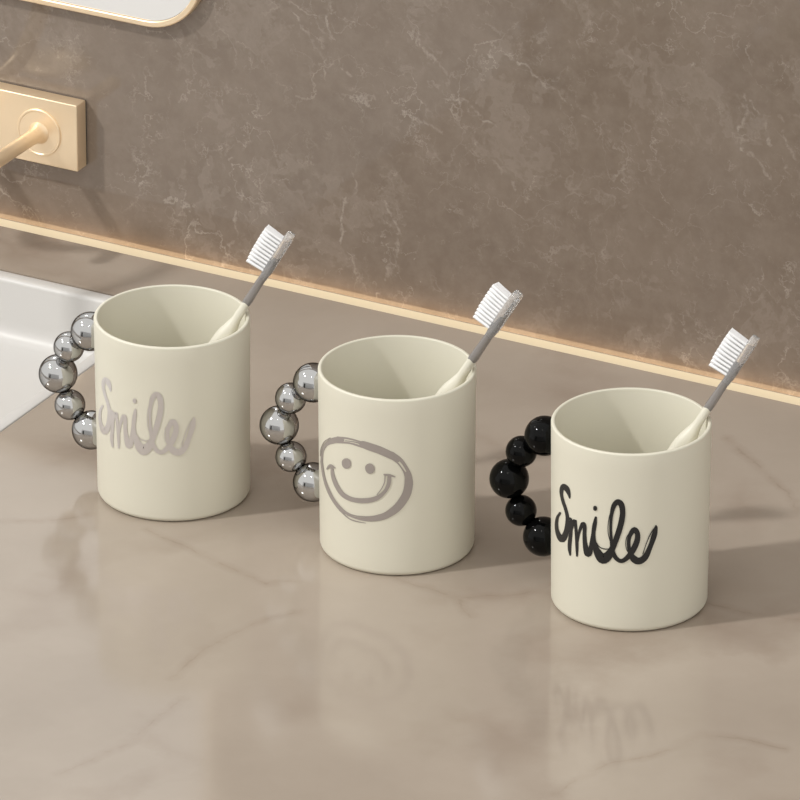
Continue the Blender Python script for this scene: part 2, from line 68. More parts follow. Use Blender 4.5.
FACE = [[[-134.22,51.0,-135.94,50.49],[-133.45,51.3,-136.78,50.3],[-132.69,51.66,-137.66,50.17],[-132.1,52.04,-138.31,50.18],[-131.82,52.38,-138.5,50.38],[-131.4,53.99,-137.75,52.09],[-131.15,55.57,-137.16,53.79],[-130.63,57.13,-136.33,55.56],[-129.51,58.7,-134.92,57.42],[-127.79,60.27,-133.05,59.3],[-125.8,61.8,-130.95,61.18],[-123.67,63.19,-128.51,63.08],[-121.53,64.41,-125.68,64.98],[-119.14,65.51,-122.5,66.84],[-116.51,66.54,-119.21,68.57],[-113.94,67.46,-116.07,70.04],[-111.8,68.24,-113.16,71.19],[-110.09,68.88,-110.44,71.92],[-108.34,69.51,-108.09,72.26],[-106.39,70.16,-106.13,72.37],[-104.44,70.79,-104.29,72.5],[-103.87,70.96,-103.74,72.55],[-103.42,71.21,-103.31,72.48],[-103.11,71.47,-103.04,72.32],[-102.95,71.7,-102.91,72.15]],[[-111.48,71.19,-111.44,71.56],[-111.36,71.05,-111.29,71.76],[-111.1,70.94,-110.99,71.99],[-110.7,70.91,-110.57,72.21],[-110.19,70.97,-110.05,72.38],[-107.34,71.65,-107.25,72.92],[-104.75,72.27,-104.65,73.41],[-102.15,72.8,-101.95,73.84],[-99.25,73.19,-98.96,74.15],[-95.92,73.4,-95.58,74.29],[-92.33,73.43,-92.0,74.27],[-88.73,73.32,-88.41,74.13],[-85.31,73.17,-85.02,73.94],[-85.1,73.18,-84.83,73.9],[-84.92,73.24,-84.7,73.82],[-84.78,73.33,-84.64,73.72],[-84.7,73.42,-84.62,73.62]],[[-111.35,68.81,-111.3,69.14],[-111.25,68.69,-111.16,69.32],[-111.03,68.58,-110.89,69.52],[-110.68,68.55,-110.51,69.72],[-110.23,68.6,-110.05,69.86],[-106.89,69.32,-106.75,70.48],[-103.76,69.98,-103.62,71.04],[-100.81,70.51,-100.62,71.49],[-98.01,70.85,-97.72,71.8],[-95.15,70.93,-94.75,71.93],[-92.27,70.83,-91.79,71.93],[-89.67,70.64,-89.15,71.83],[-87.6,70.5,-87.12,71.74],[-86.26,70.47,-85.88,71.68],[-85.44,70.51,-85.17,71.64],[-84.86,70.59,-84.64,71.61],[-84.2,70.64,-83.98,71.57],[-83.95,70.67,-83.75,71.53],[-83.74,70.76,-83.58,71.45],[-83.59,70.87,-83.48,71.34],[-83.5,70.98,-83.44,71.22]],[[-102.08,71.81,-102.05,71.93],[-102.05,71.76,-102.0,71.99],[-101.99,71.71,-101.91,72.06],[-101.88,71.68,-101.78,72.12],[-101.74,71.68,-101.63,72.16],[-99.48,71.97,-99.38,72.46],[-97.29,72.23,-97.19,72.73],[-95.18,72.43,-95.05,72.96],[-93.14,72.5,-92.94,73.13],[-91.17,72.42,-90.86,73.23],[-89.25,72.23,-88.81,73.27],[-87.35,71.97,-86.81,73.27],[-85.48,71.71,-84.85,73.26],[-85.07,71.74,-84.49,73.17],[-84.7,71.86,-84.24,73.0],[-84.42,72.03,-84.11,72.8],[-84.25,72.21,-84.08,72.6]],[[-89.59,72.31,-89.09,73.32],[-89.55,71.82,-88.6,73.76],[-89.26,71.3,-87.86,74.18],[-88.66,70.88,-86.92,74.45],[-87.74,70.64,-85.88,74.49],[-86.62,70.46,-84.72,74.42],[-85.57,70.27,-83.62,74.35],[-84.4,70.07,-82.42,74.25],[-82.92,69.84,-80.98,74.09],[-81.06,69.58,-79.18,73.86],[-78.99,69.3,-77.11,73.56],[-76.85,68.96,-74.86,73.16],[-74.74,68.55,-72.58,72.65],[-72.47,67.99,-70.2,72.0],[-70.05,67.31,-67.7,71.23],[-67.75,66.61,-65.35,70.4],[-65.87,66.04,-63.4,69.56],[-64.58,65.67,-62.01,68.76],[-63.6,65.41,-61.08,67.98],[-62.64,65.12,-60.45,67.29],[-61.56,64.79,-59.77,66.61],[-61.05,64.6,-59.39,66.28],[-60.54,64.56,-59.2,65.9],[-60.09,64.64,-59.19,65.55],[-59.75,64.79,-59.29,65.26]],[[-66.04,69.45,-65.6,69.95],[-66.12,69.16,-65.27,70.12],[-66.09,68.8,-64.82,70.23],[-65.88,68.45,-64.3,70.22],[-65.49,68.14,-63.78,70.05],[-64.04,67.45,-62.41,69.28],[-62.57,66.75,-60.99,68.5],[-61.22,66.06,-59.59,67.67],[-60.05,65.35,-58.3,66.78],[-59.1,64.62,-57.21,65.86],[-58.26,63.85,-56.3,64.93],[-57.48,63.01,-55.49,63.99],[-56.7,62.1,-54.68,63.02],[-55.88,61.07,-53.82,61.93],[-55.08,59.95,-52.95,60.75],[-54.38,58.86,-52.15,59.59],[-53.9,57.93,-51.47,58.55],[-53.7,57.24,-50.99,57.64],[-53.71,56.69,-50.67,56.86],[-53.76,56.09,-50.44,56.23],[-53.77,55.42,-50.18,55.62],[-53.54,54.91,-50.21,55.1],[-53.14,54.53,-50.47,54.68],[-52.65,54.29,-50.85,54.39],[-52.19,54.18,-51.26,54.23]],[[-66.37,67.0,-66.12,67.26],[-66.42,66.85,-65.94,67.35],[-66.41,66.66,-65.7,67.4],[-66.31,66.46,-65.42,67.39],[-66.11,66.29,-65.15,67.29],[-64.79,65.64,-63.94,66.53],[-63.46,65.0,-62.71,65.77],[-62.19,64.32,-61.48,64.95],[-61.02,63.53,-60.31,64.06],[-59.94,62.58,-59.19,63.04],[-58.91,61.51,-58.12,61.93],[-57.99,60.4,-57.11,60.82],[-57.2,59.32,-56.17,59.76],[-56.63,58.3,-55.33,58.77],[-56.22,57.3,-54.56,57.82],[-55.87,56.3,-53.84,56.91],[-55.47,55.27,-53.1,56.0],[-55.19,54.95,-52.99,55.62],[-54.81,54.75,-53.05,55.28],[-54.42,54.66,-53.23,55.02],[-54.08,54.65,-53.46,54.84]],[[-54.67,59.07,-53.56,59.19],[-55.15,58.84,-52.99,59.08],[-55.59,58.45,-52.38,58.81],[-55.85,57.91,-51.85,58.36],[-55.85,57.27,-51.52,57.75],[-55.83,56.37,-51.08,56.92],[-55.81,55.51,-50.61,56.07],[-55.83,54.74,-50.17,55.1],[-55.88,54.01,-49.86,54.03],[-55.93,53.25,-49.74,52.97],[-55.97,52.46,-49.75,51.9],[-56.06,51.65,-49.87,50.79],[-56.24,50.75,-50.1,49.67],[-56.49,49.78,-50.36,48.56],[-56.75,48.85,-50.72,47.35],[-57.13,47.93,-51.31,45.98],[-57.74,46.89,-52.22,44.52],[-58.73,45.55,-53.43,42.95],[-59.98,44.01,-54.9,41.25],[-61.38,42.5,-56.61,39.53],[-62.81,41.16,-58.52,37.94],[-64.36,39.94,-60.64,36.56],[-66.11,38.73,-62.91,35.34],[-67.97,37.6,-65.22,34.25],[-69.8,36.61,-67.51,33.3],[-71.58,35.81,-69.76,32.5],[-73.39,35.15,-72.0,31.85],[-75.27,34.55,-74.2,31.32],[-77.2,33.98,-76.39,30.88],[-79.16,33.44,-78.64,30.53],[-81.17,32.94,-80.92,30.26],[-83.22,32.49,-83.16,30.07],[-85.23,32.1,-85.33,29.94],[-87.19,31.76,-87.43,29.87],[-89.14,31.49,-89.48,29.87],[-91.08,31.27,-91.46,29.93],[-92.99,31.11,-93.41,29.99],[-94.84,31.05,-95.3,30.09],[-96.65,31.08,-97.12,30.24],[-98.48,31.13,-98.92,30.38],[-100.4,31.14,-100.78,30.48],[-100.59,31.12,-100.95,30.51],[-100.77,31.06,-101.05,30.57],[-100.91,30.98,-101.1,30.66],[-101.01,30.9,-101.11,30.74]],[[-69.47,35.33,-69.36,34.83],[-69.65,35.54,-69.44,34.57],[-69.95,35.74,-69.65,34.29],[-70.37,35.85,-69.99,34.05],[-70.87,35.84,-70.46,33.89],[-73.14,35.26,-72.8,33.64],[-75.45,34.63,-75.17,33.35],[-77.73,34.01,-77.56,33.04],[-79.96,33.5,-79.88,32.75],[-82.15,33.12,-82.13,32.48],[-84.32,32.83,-84.33,32.22],[-86.45,32.59,-86.5,31.98],[-88.56,32.39,-88.64,31.76],[-90.62,32.19,-90.73,31.58],[-92.65,32.03,-92.79,31.42],[-94.64,31.95,-94.86,31.28],[-96.63,31.98,-96.98,31.17],[-98.6,32.13,-99.17,31.01],[-100.49,32.38,-101.49,30.81],[-102.29,32.74,-103.96,30.74],[-104.07,33.2,-106.51,30.95],[-106.03,33.79,-109.03,31.51],[-108.19,34.52,-111.48,32.3],[-110.43,35.34,-113.88,33.21],[-112.59,36.22,-116.23,34.15],[-114.64,37.17,-118.55,35.1],[-116.62,38.2,-120.83,36.12],[-118.56,39.29,-123.06,37.2],[-120.47,40.41,-125.2,38.33],[-122.35,41.57,-127.21,39.53],[-124.18,42.76,-129.08,40.81],[-125.93,44.04,-130.83,42.17],[-127.55,45.43,-132.52,43.61],[-128.9,47.02,-134.04,45.21],[-129.99,48.78,-135.34,46.95],[-131.0,50.62,-136.58,48.72],[-132.14,52.41,-138.02,50.4],[-132.44,52.54,-137.93,50.66],[-133.01,52.53,-137.41,51.02],[-133.72,52.41,-136.68,51.39],[-134.42,52.23,-135.95,51.7]],[[-137.73,53.46,-138.32,53.28],[-137.46,53.56,-138.6,53.21],[-137.19,53.68,-138.88,53.16],[-136.98,53.8,-139.08,53.15],[-136.88,53.91,-139.15,53.2],[-136.65,54.83,-138.86,54.14],[-136.55,55.69,-138.72,55.02],[-136.2,56.64,-138.29,56.03],[-135.26,57.83,-137.19,57.32],[-133.77,59.33,-135.53,58.9],[-132.02,60.99,-133.63,60.65],[-130.05,62.67,-131.49,62.43],[-127.93,64.2,-129.14,64.13],[-125.57,65.56,-126.49,65.68],[-123.0,66.83,-123.75,67.07],[-120.45,68.03,-121.16,68.33],[-118.12,69.18,-118.86,69.51],[-117.91,69.32,-118.59,69.62],[-117.79,69.45,-118.33,69.69],[-117.75,69.55,-118.11,69.72],[-117.77,69.62,-117.96,69.71]],[[-108.92,31.82,-108.59,32.07],[-109.0,31.69,-108.38,32.17],[-109.03,31.54,-108.1,32.26],[-108.95,31.4,-107.81,32.3],[-108.76,31.3,-107.53,32.27],[-106.34,30.7,-105.25,31.55],[-103.99,30.01,-103.07,30.75],[-101.74,29.34,-100.99,30.01],[-99.6,28.84,-99.03,29.47],[-97.62,28.56,-97.19,29.19],[-95.77,28.45,-95.44,29.09],[-93.97,28.43,-93.7,29.09],[-92.15,28.44,-91.92,29.07],[-90.27,28.49,-90.1,29.05],[-88.37,28.61,-88.26,29.07],[-86.49,28.75,-86.41,29.09],[-84.66,28.84,-84.6,29.07],[-84.6,28.85,-84.55,29.06],[-84.54,28.87,-84.5,29.04],[-84.51,28.9,-84.48,29.02],[-84.48,28.93,-84.47,28.99]],[[-117.45,53.51,-116.53,53.8],[-117.87,53.3,-116.09,53.86],[-118.28,53.02,-115.64,53.86],[-118.57,52.7,-115.27,53.74],[-118.63,52.39,-115.08,53.51],[-118.55,51.28,-114.65,52.5],[-118.52,50.15,-114.27,51.5],[-118.36,48.98,-113.82,50.54],[-117.86,47.82,-113.18,49.6],[-117.04,46.66,-112.32,48.6],[-116.0,45.51,-111.31,47.56],[-114.76,44.38,-110.17,46.54],[-113.35,43.35,-108.91,45.61],[-111.83,42.38,-107.55,44.71],[-110.16,41.43,-106.12,43.84],[-108.26,40.57,-104.61,43.11],[-106.1,39.89,-103.01,42.56],[-103.73,39.45,-101.24,42.19],[-101.24,39.18,-99.29,41.93],[-98.69,39.06,-97.2,41.79],[-96.07,39.05,-95.03,41.77],[-93.34,39.17,-92.68,41.89],[-90.51,39.4,-90.17,42.14],[-87.75,39.71,-87.67,42.46],[-85.17,40.09,-85.34,42.82],[-82.75,40.53,-83.17,43.22],[-80.41,41.06,-81.11,43.67],[-78.16,41.71,-79.2,44.18],[-76.07,42.49,-77.47,44.76],[-74.17,43.46,-75.86,45.44],[-72.47,44.56,-74.31,46.25],[-70.98,45.73,-72.87,47.15],[-69.66,46.91,-71.65,48.1],[-68.51,48.13,-70.67,49.12],[-67.52,49.4,-69.89,50.24],[-66.71,50.69,-69.27,51.39],[-66.09,51.98,-68.78,52.48],[-65.73,53.27,-68.48,53.51],[-65.62,54.52,-68.33,54.56],[-65.6,55.68,-68.25,55.69],[-65.54,56.82,-68.13,56.85],[-65.6,57.19,-68.01,57.23],[-65.82,57.49,-67.74,57.52],[-66.12,57.69,-67.41,57.71],[-66.42,57.8,-67.09,57.8]],[[-124.0,50.14,-124.54,50.13],[-123.67,50.2,-124.72,50.18],[-123.26,50.32,-124.81,50.3],[-122.84,50.5,-124.75,50.47],[-122.47,50.72,-124.51,50.7],[-121.06,51.63,-123.47,51.61],[-119.76,52.53,-122.47,52.58],[-118.78,53.13,-121.08,53.66],[-118.41,53.31,-118.85,54.71],[-117.8,53.46,-116.6,55.1],[-116.4,53.64,-114.98,55.0],[-114.71,53.74,-113.65,54.75],[-113.1,53.85,-112.4,54.54],[-112.87,53.86,-112.23,54.51],[-112.64,53.92,-112.13,54.44],[-112.45,54.0,-112.11,54.35],[-112.31,54.08,-112.14,54.26]],[[-71.24,57.26,-71.2,57.5],[-71.19,57.15,-71.13,57.61],[-71.09,57.04,-70.99,57.72],[-70.93,56.95,-70.8,57.8],[-70.71,56.91,-70.57,57.83],[-69.7,56.83,-69.56,57.84],[-68.7,56.74,-68.54,57.86],[-67.73,56.64,-67.5,57.85],[-66.79,56.55,-66.47,57.76],[-65.86,56.45,-65.48,57.55],[-64.91,56.34,-64.54,57.28],[-63.94,56.22,-63.64,56.97],[-62.97,56.09,-62.74,56.68],[-62.82,56.08,-62.6,56.63],[-62.68,56.11,-62.51,56.55],[-62.58,56.16,-62.46,56.46],[-62.51,56.23,-62.45,56.38]],[[-70.13,57.38,-69.92,57.39],[-70.23,57.35,-69.83,57.36],[-70.33,57.29,-69.73,57.31],[-70.41,57.19,-69.66,57.22],[-70.44,57.08,-69.64,57.1],[-70.47,56.12,-69.66,56.15],[-70.47,55.17,-69.66,55.19],[-70.53,54.24,-69.72,54.21],[-70.73,53.31,-69.95,53.2],[-71.12,52.35,-70.4,52.18],[-71.64,51.35,-71.0,51.16],[-72.26,50.35,-71.69,50.16],[-72.93,49.4,-72.41,49.19],[-73.66,48.52,-73.18,48.29],[-74.48,47.67,-74.01,47.42],[-75.34,46.82,-74.86,46.58],[-76.19,45.96,-75.7,45.72],[-76.24,45.88,-75.79,45.65],[-76.25,45.8,-75.89,45.62],[-76.23,45.73,-75.99,45.61],[-76.19,45.68,-76.07,45.62]],[[-102.49,61.89,-100.26,62.49],[-103.5,61.36,-99.21,62.52],[-104.51,60.58,-98.13,62.3],[-105.21,59.64,-97.26,61.77],[-105.38,58.64,-96.82,60.94],[-105.35,58.46,-96.79,60.75],[-105.31,58.27,-96.76,60.57],[-105.28,58.09,-96.73,60.38],[-105.25,57.91,-96.7,60.2],[-104.75,57.1,-96.85,59.21],[-103.79,56.62,-97.48,58.3],[-102.63,56.44,-98.39,57.57],[-101.55,56.48,-99.35,57.07]],[[-83.29,62.13,-81.54,62.71],[-84.01,61.63,-80.64,62.75],[-84.64,60.9,-79.63,62.55],[-84.97,60.01,-78.73,62.07],[-84.83,59.07,-78.13,61.28],[-84.75,58.89,-78.05,61.09],[-84.67,58.71,-77.97,60.91],[-84.59,58.53,-77.9,60.73],[-84.51,58.35,-77.82,60.54],[-83.88,57.58,-77.69,59.6],[-82.96,57.11,-78.01,58.72],[-81.94,56.93,-78.61,58.01],[-81.03,56.97,-79.31,57.53]]]
WALL_VEINS = [[[-0.1706,0.1676],[-0.1614,0.155],[-0.1523,0.1394],[-0.1463,0.1233]],[[-0.0964,0.1764],[-0.0915,0.1602],[-0.0794,0.1511],[-0.0734,0.1351],[-0.0673,0.1305]],[[-0.0752,0.1318],[-0.0643,0.1329],[-0.0523,0.1261],[-0.0402,0.1228]],[[-0.1097,0.1249],[-0.0915,0.117],[-0.0793,0.1125]],[[-0.1372,0.0815],[-0.1299,0.0713],[-0.1373,0.0551],[-0.1374,0.0345],[-0.1282,0.0158]],[[-0.1461,0.1753],[-0.145,0.1496],[-0.134,0.1344]],[[-0.0555,0.1873],[-0.0435,0.1725],[-0.0165,0.1522],[0.0133,0.1354]],[[-0.0564,0.1097],[-0.037,0.0935],[-0.025,0.0844]],[[0.1009,0.1702],[0.1015,0.1392],[0.1162,0.1298]],[[0.105,0.1682],[0.1248,0.1355],[0.1337,0.126]],[[0.1183,0.1681],[0.1305,0.1395]],[[-0.214,0.0034],[-0.1992,0.054]],[[-0.1159,0.0067],[-0.1036,0.0475],[-0.1128,0.0661]]]
COUNTER_VEINS = [[[0.2311,-0.2047],[0.2301,-0.1874],[0.2373,-0.1656],[0.2528,-0.1451],[0.2623,-0.1157],[0.2809,-0.1116],[0.3048,-0.1106]],[[0.0106,-0.3026],[0.0223,-0.2578],[0.0214,-0.2057]],[[-0.09,-0.0466],[-0.0454,-0.0608],[-0.0053,-0.073],[0.0054,-0.0633]],[[0.006,-0.1881],[0.0033,-0.1506],[0.0143,-0.1076],[0.0254,-0.0926]],[[0.0479,-0.0348],[0.0885,-0.04],[0.113,-0.024],[0.1208,-0.0054]],[[0.0848,-0.0394],[0.1036,-0.0575]],[[0.1212,0.1936],[0.1502,0.1705],[0.1783,0.1488],[0.1913,0.1328]],[[0.2004,0.0147],[0.224,0.0134],[0.2489,0.0193]],[[-0.2794,0.201],[-0.2627,0.1994],[-0.2414,0.2005]],[[-0.1601,-0.0755],[-0.1344,-0.0588],[-0.124,-0.0463]]]

# ------------------------------------------------------------------ helpers
def link(name, bm, mat, parent=None, smooth=False, angle=None):
    bmesh.ops.recalc_face_normals(bm, faces=bm.faces)
    me = bpy.data.meshes.new(name)
    bm.to_mesh(me)
    bm.free()
    if smooth:
        me.polygons.foreach_set('use_smooth', [True] * len(me.polygons))
        if angle is not None:
            me.set_sharp_from_angle(angle=math.radians(angle))
    me.materials.append(mat)
    o = bpy.data.objects.new(name, me)
    COL.objects.link(o)
    if parent:
        o.parent = parent
    return o

def empty(name, loc, label, cat, group=None):
    o = bpy.data.objects.new(name, None)
    o.empty_display_size = 0.02
    o.location = loc
    COL.objects.link(o)
    o['label'] = label
    o['category'] = cat
    if group:
        o['group'] = group
    return o

def structure(o):
    o['kind'] = 'structure'
    return o

def box(bm, lo, hi, bevel=0.0, seg=3):
    vs_ = [bm.verts.new((x, y, z)) for x in (lo[0], hi[0]) for y in (lo[1], hi[1]) for z in (lo[2], hi[2])]
    fs = [(0, 1, 3, 2), (4, 6, 7, 5), (0, 4, 5, 1), (2, 3, 7, 6), (0, 2, 6, 4), (1, 5, 7, 3)]
    faces = [bm.faces.new([vs_[i] for i in f]) for f in fs]
    bmesh.ops.recalc_face_normals(bm, faces=faces)
    if bevel > 0:
        es = list({e for f in faces for e in f.edges})
        bmesh.ops.bevel(bm, geom=es, offset=bevel, segments=seg, profile=0.5, affect='EDGES')
    return bm

def lathe(bm, prof, n=96, mat=None):
    """prof: list of (r, z); r == 0 closes with one vertex."""
    rings = []
    for r, z in prof:
        if r <= 1e-7:
            rings.append([bm.verts.new((0, 0, z))])
        else:
            rings.append([bm.verts.new((r * math.cos(2 * math.pi * k / n), r * math.sin(2 * math.pi * k / n), z)) for k in range(n)])
    for a, b in zip(rings, rings[1:]):
        for k in range(n):
            k2 = (k + 1) % n
            if len(a) == 1 and len(b) == 1:
                continue
            if len(a) == 1:
                bm.faces.new((a[0], b[k], b[k2]))
            elif len(b) == 1:
                bm.faces.new((a[k], b[0], a[k2]))
            else:
                bm.faces.new((a[k], b[k], b[k2], a[k2]))
    if mat is not None:
        bmesh.ops.transform(bm, matrix=mat, verts=[v for r_ in rings for v in r_])
    return bm

def arc(cx, cz, r, a0, a1, n):
    return [(cx + r * math.cos(math.radians(a0 + (a1 - a0) * k / n)), cz + r * math.sin(math.radians(a0 + (a1 - a0) * k / n))) for k in range(n + 1)]

def sphere(bm, c, r, u=48, v=32):
    m = Matrix.Translation(c)
    bmesh.ops.create_uvsphere(bm, u_segments=u, v_segments=v, radius=r, matrix=m)
    return bm

def tube(bm, pts, radii, n=24, cap=True):
    pts = [Vector(p) for p in pts]
    rings = []
    up = Vector((1, 0, 0))
    for i, p in enumerate(pts):
        t = (pts[min(i + 1, len(pts) - 1)] - pts[max(i - 1, 0)]).normalized()
        s = up.cross(t).normalized()
        q = t.cross(s).normalized()
        rings.append([bm.verts.new(p + radii[i] * (math.cos(2 * math.pi * k / n) * s + math.sin(2 * math.pi * k / n) * q)) for k in range(n)])
    for a, b in zip(rings, rings[1:]):
        for k in range(n):
            bm.faces.new((a[k], a[(k + 1) % n], b[(k + 1) % n], b[k]))
    if cap:
        bm.faces.new(rings[0])
        bm.faces.new(rings[-1])
    return bm

def catmull(P, n=8):
    P = [Vector(p) for p in P]
    E = [2 * P[0] - P[1]] + P + [2 * P[-1] - P[-2]]
    out = []
    for i in range(1, len(E) - 2):
        a, b, c, d = E[i - 1:i + 3]
        for k in range(n):
            t = k / n
            out.append(.5 * ((2 * b) + (-a + c) * t + (2 * a - 5 * b + 4 * c - d) * t * t + (-a + 3 * b - 3 * c + d) * t ** 3))
    out.append(P[-1])
    return out

def loft(bm, rings):
    """rings: lists of coordinates with equal length; closes both ends."""
    R = [[bm.verts.new(p) for p in r] for r in rings]
    n = len(R[0])
    for a, b in zip(R, R[1:]):
        for k in range(n):
            bm.faces.new((a[k], a[(k + 1) % n], b[(k + 1) % n], b[k]))
    bm.faces.new(R[0])
    bm.faces.new(R[-1])
    return bm

# ------------------------------------------------------------------ materials
def new_mat(name):
    m = bpy.data.materials.new(name)
    m.use_nodes = True
    nt = m.node_tree
    return m, nt, nt.nodes['Principled BSDF']

def simple(name, col, rough=0.5, metal=0.0, coat=0.0, trans=0.0, ior=1.5, noise=0.0, nscale=60.0, sss=0.0):
    m, nt, b = new_mat(name)
    b.inputs['Base Color'].default_value = (*col, 1)
    b.inputs['Roughness'].default_value = rough
    b.inputs['Metallic'].default_value = metal
    b.inputs['Coat Weight'].default_value = coat
    b.inputs['Coat Roughness'].default_value = 0.05
    b.inputs['Transmission Weight'].default_value = trans
    b.inputs['IOR'].default_value = ior
    if sss:
        b.inputs['Subsurface Weight'].default_value = sss
        b.inputs['Subsurface Radius'].default_value = (0.004, 0.003, 0.002)
    if noise:
        tc = nt.nodes.new('ShaderNodeTexCoord')
        nz = nt.nodes.new('ShaderNodeTexNoise')
        nz.inputs['Scale'].default_value = nscale
        nz.inputs['Detail'].default_value = 4
        nt.links.new(tc.outputs['Object'], nz.inputs['Vector'])
        mx = nt.nodes.new('ShaderNodeMixRGB')
        mx.inputs[1].default_value = (*[c * (1 - noise) for c in col], 1)
        mx.inputs[2].default_value = (*[min(1, c * (1 + noise)) for c in col], 1)
        nt.links.new(nz.outputs['Fac'], mx.inputs[0])
        nt.links.new(mx.outputs[0], b.inputs['Base Color'])
    return m

class NB:
    """small node-building helper"""
    def __init__(s, nt):
        s.nt = nt
    def val(s, sock, v):
        if hasattr(v, 'is_output') or isinstance(v, bpy.types.NodeSocket):
            s.nt.links.new(v, sock)
        else:
            sock.default_value = v
    def math(s, op, a, b=None, clamp=False):
        n = s.nt.nodes.new('ShaderNodeMath')
        n.operation = op
        n.use_clamp = clamp
        s.val(n.inputs[0], a)
        if b is not None:
            s.val(n.inputs[1], b)
        return n.outputs[0]
    def vec(s, op, a, b=None, scale=None):
        n = s.nt.nodes.new('ShaderNodeVectorMath')
        n.operation = op
        s.val(n.inputs[0], a)
        if b is not None:
            s.val(n.inputs[1], b)
        if scale is not None:
            s.val(n.inputs[3], scale)
        return n.outputs['Value'] if op in ('LENGTH', 'DOT_PRODUCT', 'DISTANCE') else n.outputs[0]
    def noise(s, vec, scale, detail=4, rough=0.5, dist=0.0, color=False):
        n = s.nt.nodes.new('ShaderNodeTexNoise')
        s.val(n.inputs['Vector'], vec)
        n.inputs['Scale'].default_value = scale
        n.inputs['Detail'].default_value = detail
        n.inputs['Roughness'].default_value = rough
        n.inputs['Distortion'].default_value = dist
        return n.outputs['Color'] if color else n.outputs['Fac']
    def ramp(s, f, stops):
        n = s.nt.nodes.new('ShaderNodeValToRGB')
        e = n.color_ramp.elements
        while len(e) < len(stops):
            e.new(0.5)
        for el, (p, c) in zip(e, stops):
            el.position = p
            el.color = (c, c, c, 1) if not hasattr(c, '__len__') else (*c, 1)
        s.val(n.inputs[0], f)
        return n.outputs[0]
    def mix(s, f, a, b, mode='MIX'):
        n = s.nt.nodes.new('ShaderNodeMixRGB')
        n.blend_type = mode
        s.val(n.inputs[0], f)
        for i, v in ((1, a), (2, b)):
            s.val(n.inputs[i], v if isinstance(v, bpy.types.NodeSocket) else (*v, 1))
        return n.outputs[0]

def seg_group():
    g = bpy.data.node_groups.new('segment distance', 'ShaderNodeTree')
    for nm in ('P', 'A', 'B'):
        g.interface.new_socket(nm, in_out='INPUT', socket_type='NodeSocketVector')
    g.interface.new_socket('D', in_out='OUTPUT', socket_type='NodeSocketFloat')
    gi = g.nodes.new('NodeGroupInput')
    go = g.nodes.new('NodeGroupOutput')
    h = NB(g)
    pa = h.vec('SUBTRACT', gi.outputs['P'], gi.outputs['A'])
    ba = h.vec('SUBTRACT', gi.outputs['B'], gi.outputs['A'])
    t = h.math('DIVIDE', h.vec('DOT_PRODUCT', pa, ba), h.vec('DOT_PRODUCT', ba, ba), clamp=True)
    d = h.vec('LENGTH', h.vec('SUBTRACT', pa, h.vec('SCALE', ba, scale=t)))
    g.links.new(d, go.inputs['D'])
    return g
SEG = seg_group()

def vein_distance(h, P, lines):
    cur = None
    for l in lines:
        for a, b in zip(l, l[1:]):
            n = h.nt.nodes.new('ShaderNodeGroup')
            n.node_tree = SEG
            h.nt.links.new(P, n.inputs['P'])
            n.inputs['A'].default_value = a
            n.inputs['B'].default_value = b
            cur = n.outputs[0] if cur is None else h.math('MINIMUM', cur, n.outputs[0])
    return cur

def wobble(h, P, amp, scale, detail=5):
    c = h.noise(P, scale, detail, 0.6, color=True)
    return h.vec('ADD', P, h.vec('SCALE', h.vec('SUBTRACT', c, (0.5, 0.5, 0.5)), scale=amp))

LED_POWER = 0.17
# polished brown marble of the wall
def wall_marble():
    m, nt, b = new_mat('brown marble wall')
    h = NB(nt)
    tc = nt.nodes.new('ShaderNodeTexCoord')
    P = tc.outputs['Object']
    cloud = h.noise(wobble(h, P, 0.10, 9), 9, 8, 0.62)
    col = h.mix(h.ramp(cloud, [(0.30, 0.0), (0.70, 1.0)]), WALL_DARK, WALL_LIGHT)
    fine = h.noise(P, 90, 6, 0.7)
    col = h.mix(h.math('MULTIPLY', h.ramp(fine, [(0.42, 0.0), (0.75, 1.0)]), 0.4), col, WALL_WISP)
    # soft-edged lighter clasts
    cl = h.noise(wobble(h, P, 0.16, 14), 16, 5, 0.6)
    col = h.mix(h.math('MULTIPLY', h.ramp(cl, [(0.56, 0.0), (0.60, 1.0), (0.68, 0.3), (0.75, 0)]), 0.42), col, WALL_WISP)
    # procedural wisps: ridges of a distorted noise, thinned by a second one
    for sc_, amp, width, lo, hi, strength in ((9, 0.10, 0.0035, 0.46, 0.62, 0.5), (16, 0.07, 0.0055, 0.48, 0.64, 0.5), (30, 0.05, 0.010, 0.50, 0.66, 0.45), (55, 0.03, 0.016, 0.52, 0.66, 0.35)):
        n1 = h.noise(wobble(h, P, amp, sc_ * 1.7, 8), sc_, 2, 0.5)
        rd = h.math('ABSOLUTE', h.math('SUBTRACT', n1, 0.5))
        line = h.ramp(rd, [(0.0, 1.0), (width, 0.0)])
        mask = h.ramp(h.noise(P, sc_ * 0.8 + 3, 4, 0.6), [(lo, 0.0), (hi, 1.0)])
        col = h.mix(h.math('MULTIPLY', h.math('MULTIPLY', line, mask), strength), col, WALL_VEIN)
    d = vein_distance(h, wobble(h, P, 0.022, 60, 10), [[(x - 0.0049, 0.0, z - 0.0047) for x, z in l] for l in WALL_VEINS])
    brk = h.ramp(h.noise(P, 60, 3, 0.6), [(0.35, 0.25), (0.65, 1.0)])
    col = h.mix(h.math('MULTIPLY', h.math('MULTIPLY', h.ramp(h.math('MULTIPLY', d, 100.0), [(0.0, 1.0), (0.05, 0.6), (0.15, 0.0)]), brk), 0.55), col, WALL_VEIN)
    nt.links.new(col, b.inputs['Base Color'])
    b.inputs['Roughness'].default_value = 0.06
    b.inputs['IOR'].default_value = 1.5
    return m
WALL_DARK = (0.180, 0.139, 0.108)
WALL_LIGHT = (0.245, 0.195, 0.156)
WALL_WISP = (0.30, 0.25, 0.21)
WALL_VEIN = (0.52, 0.465, 0.41)

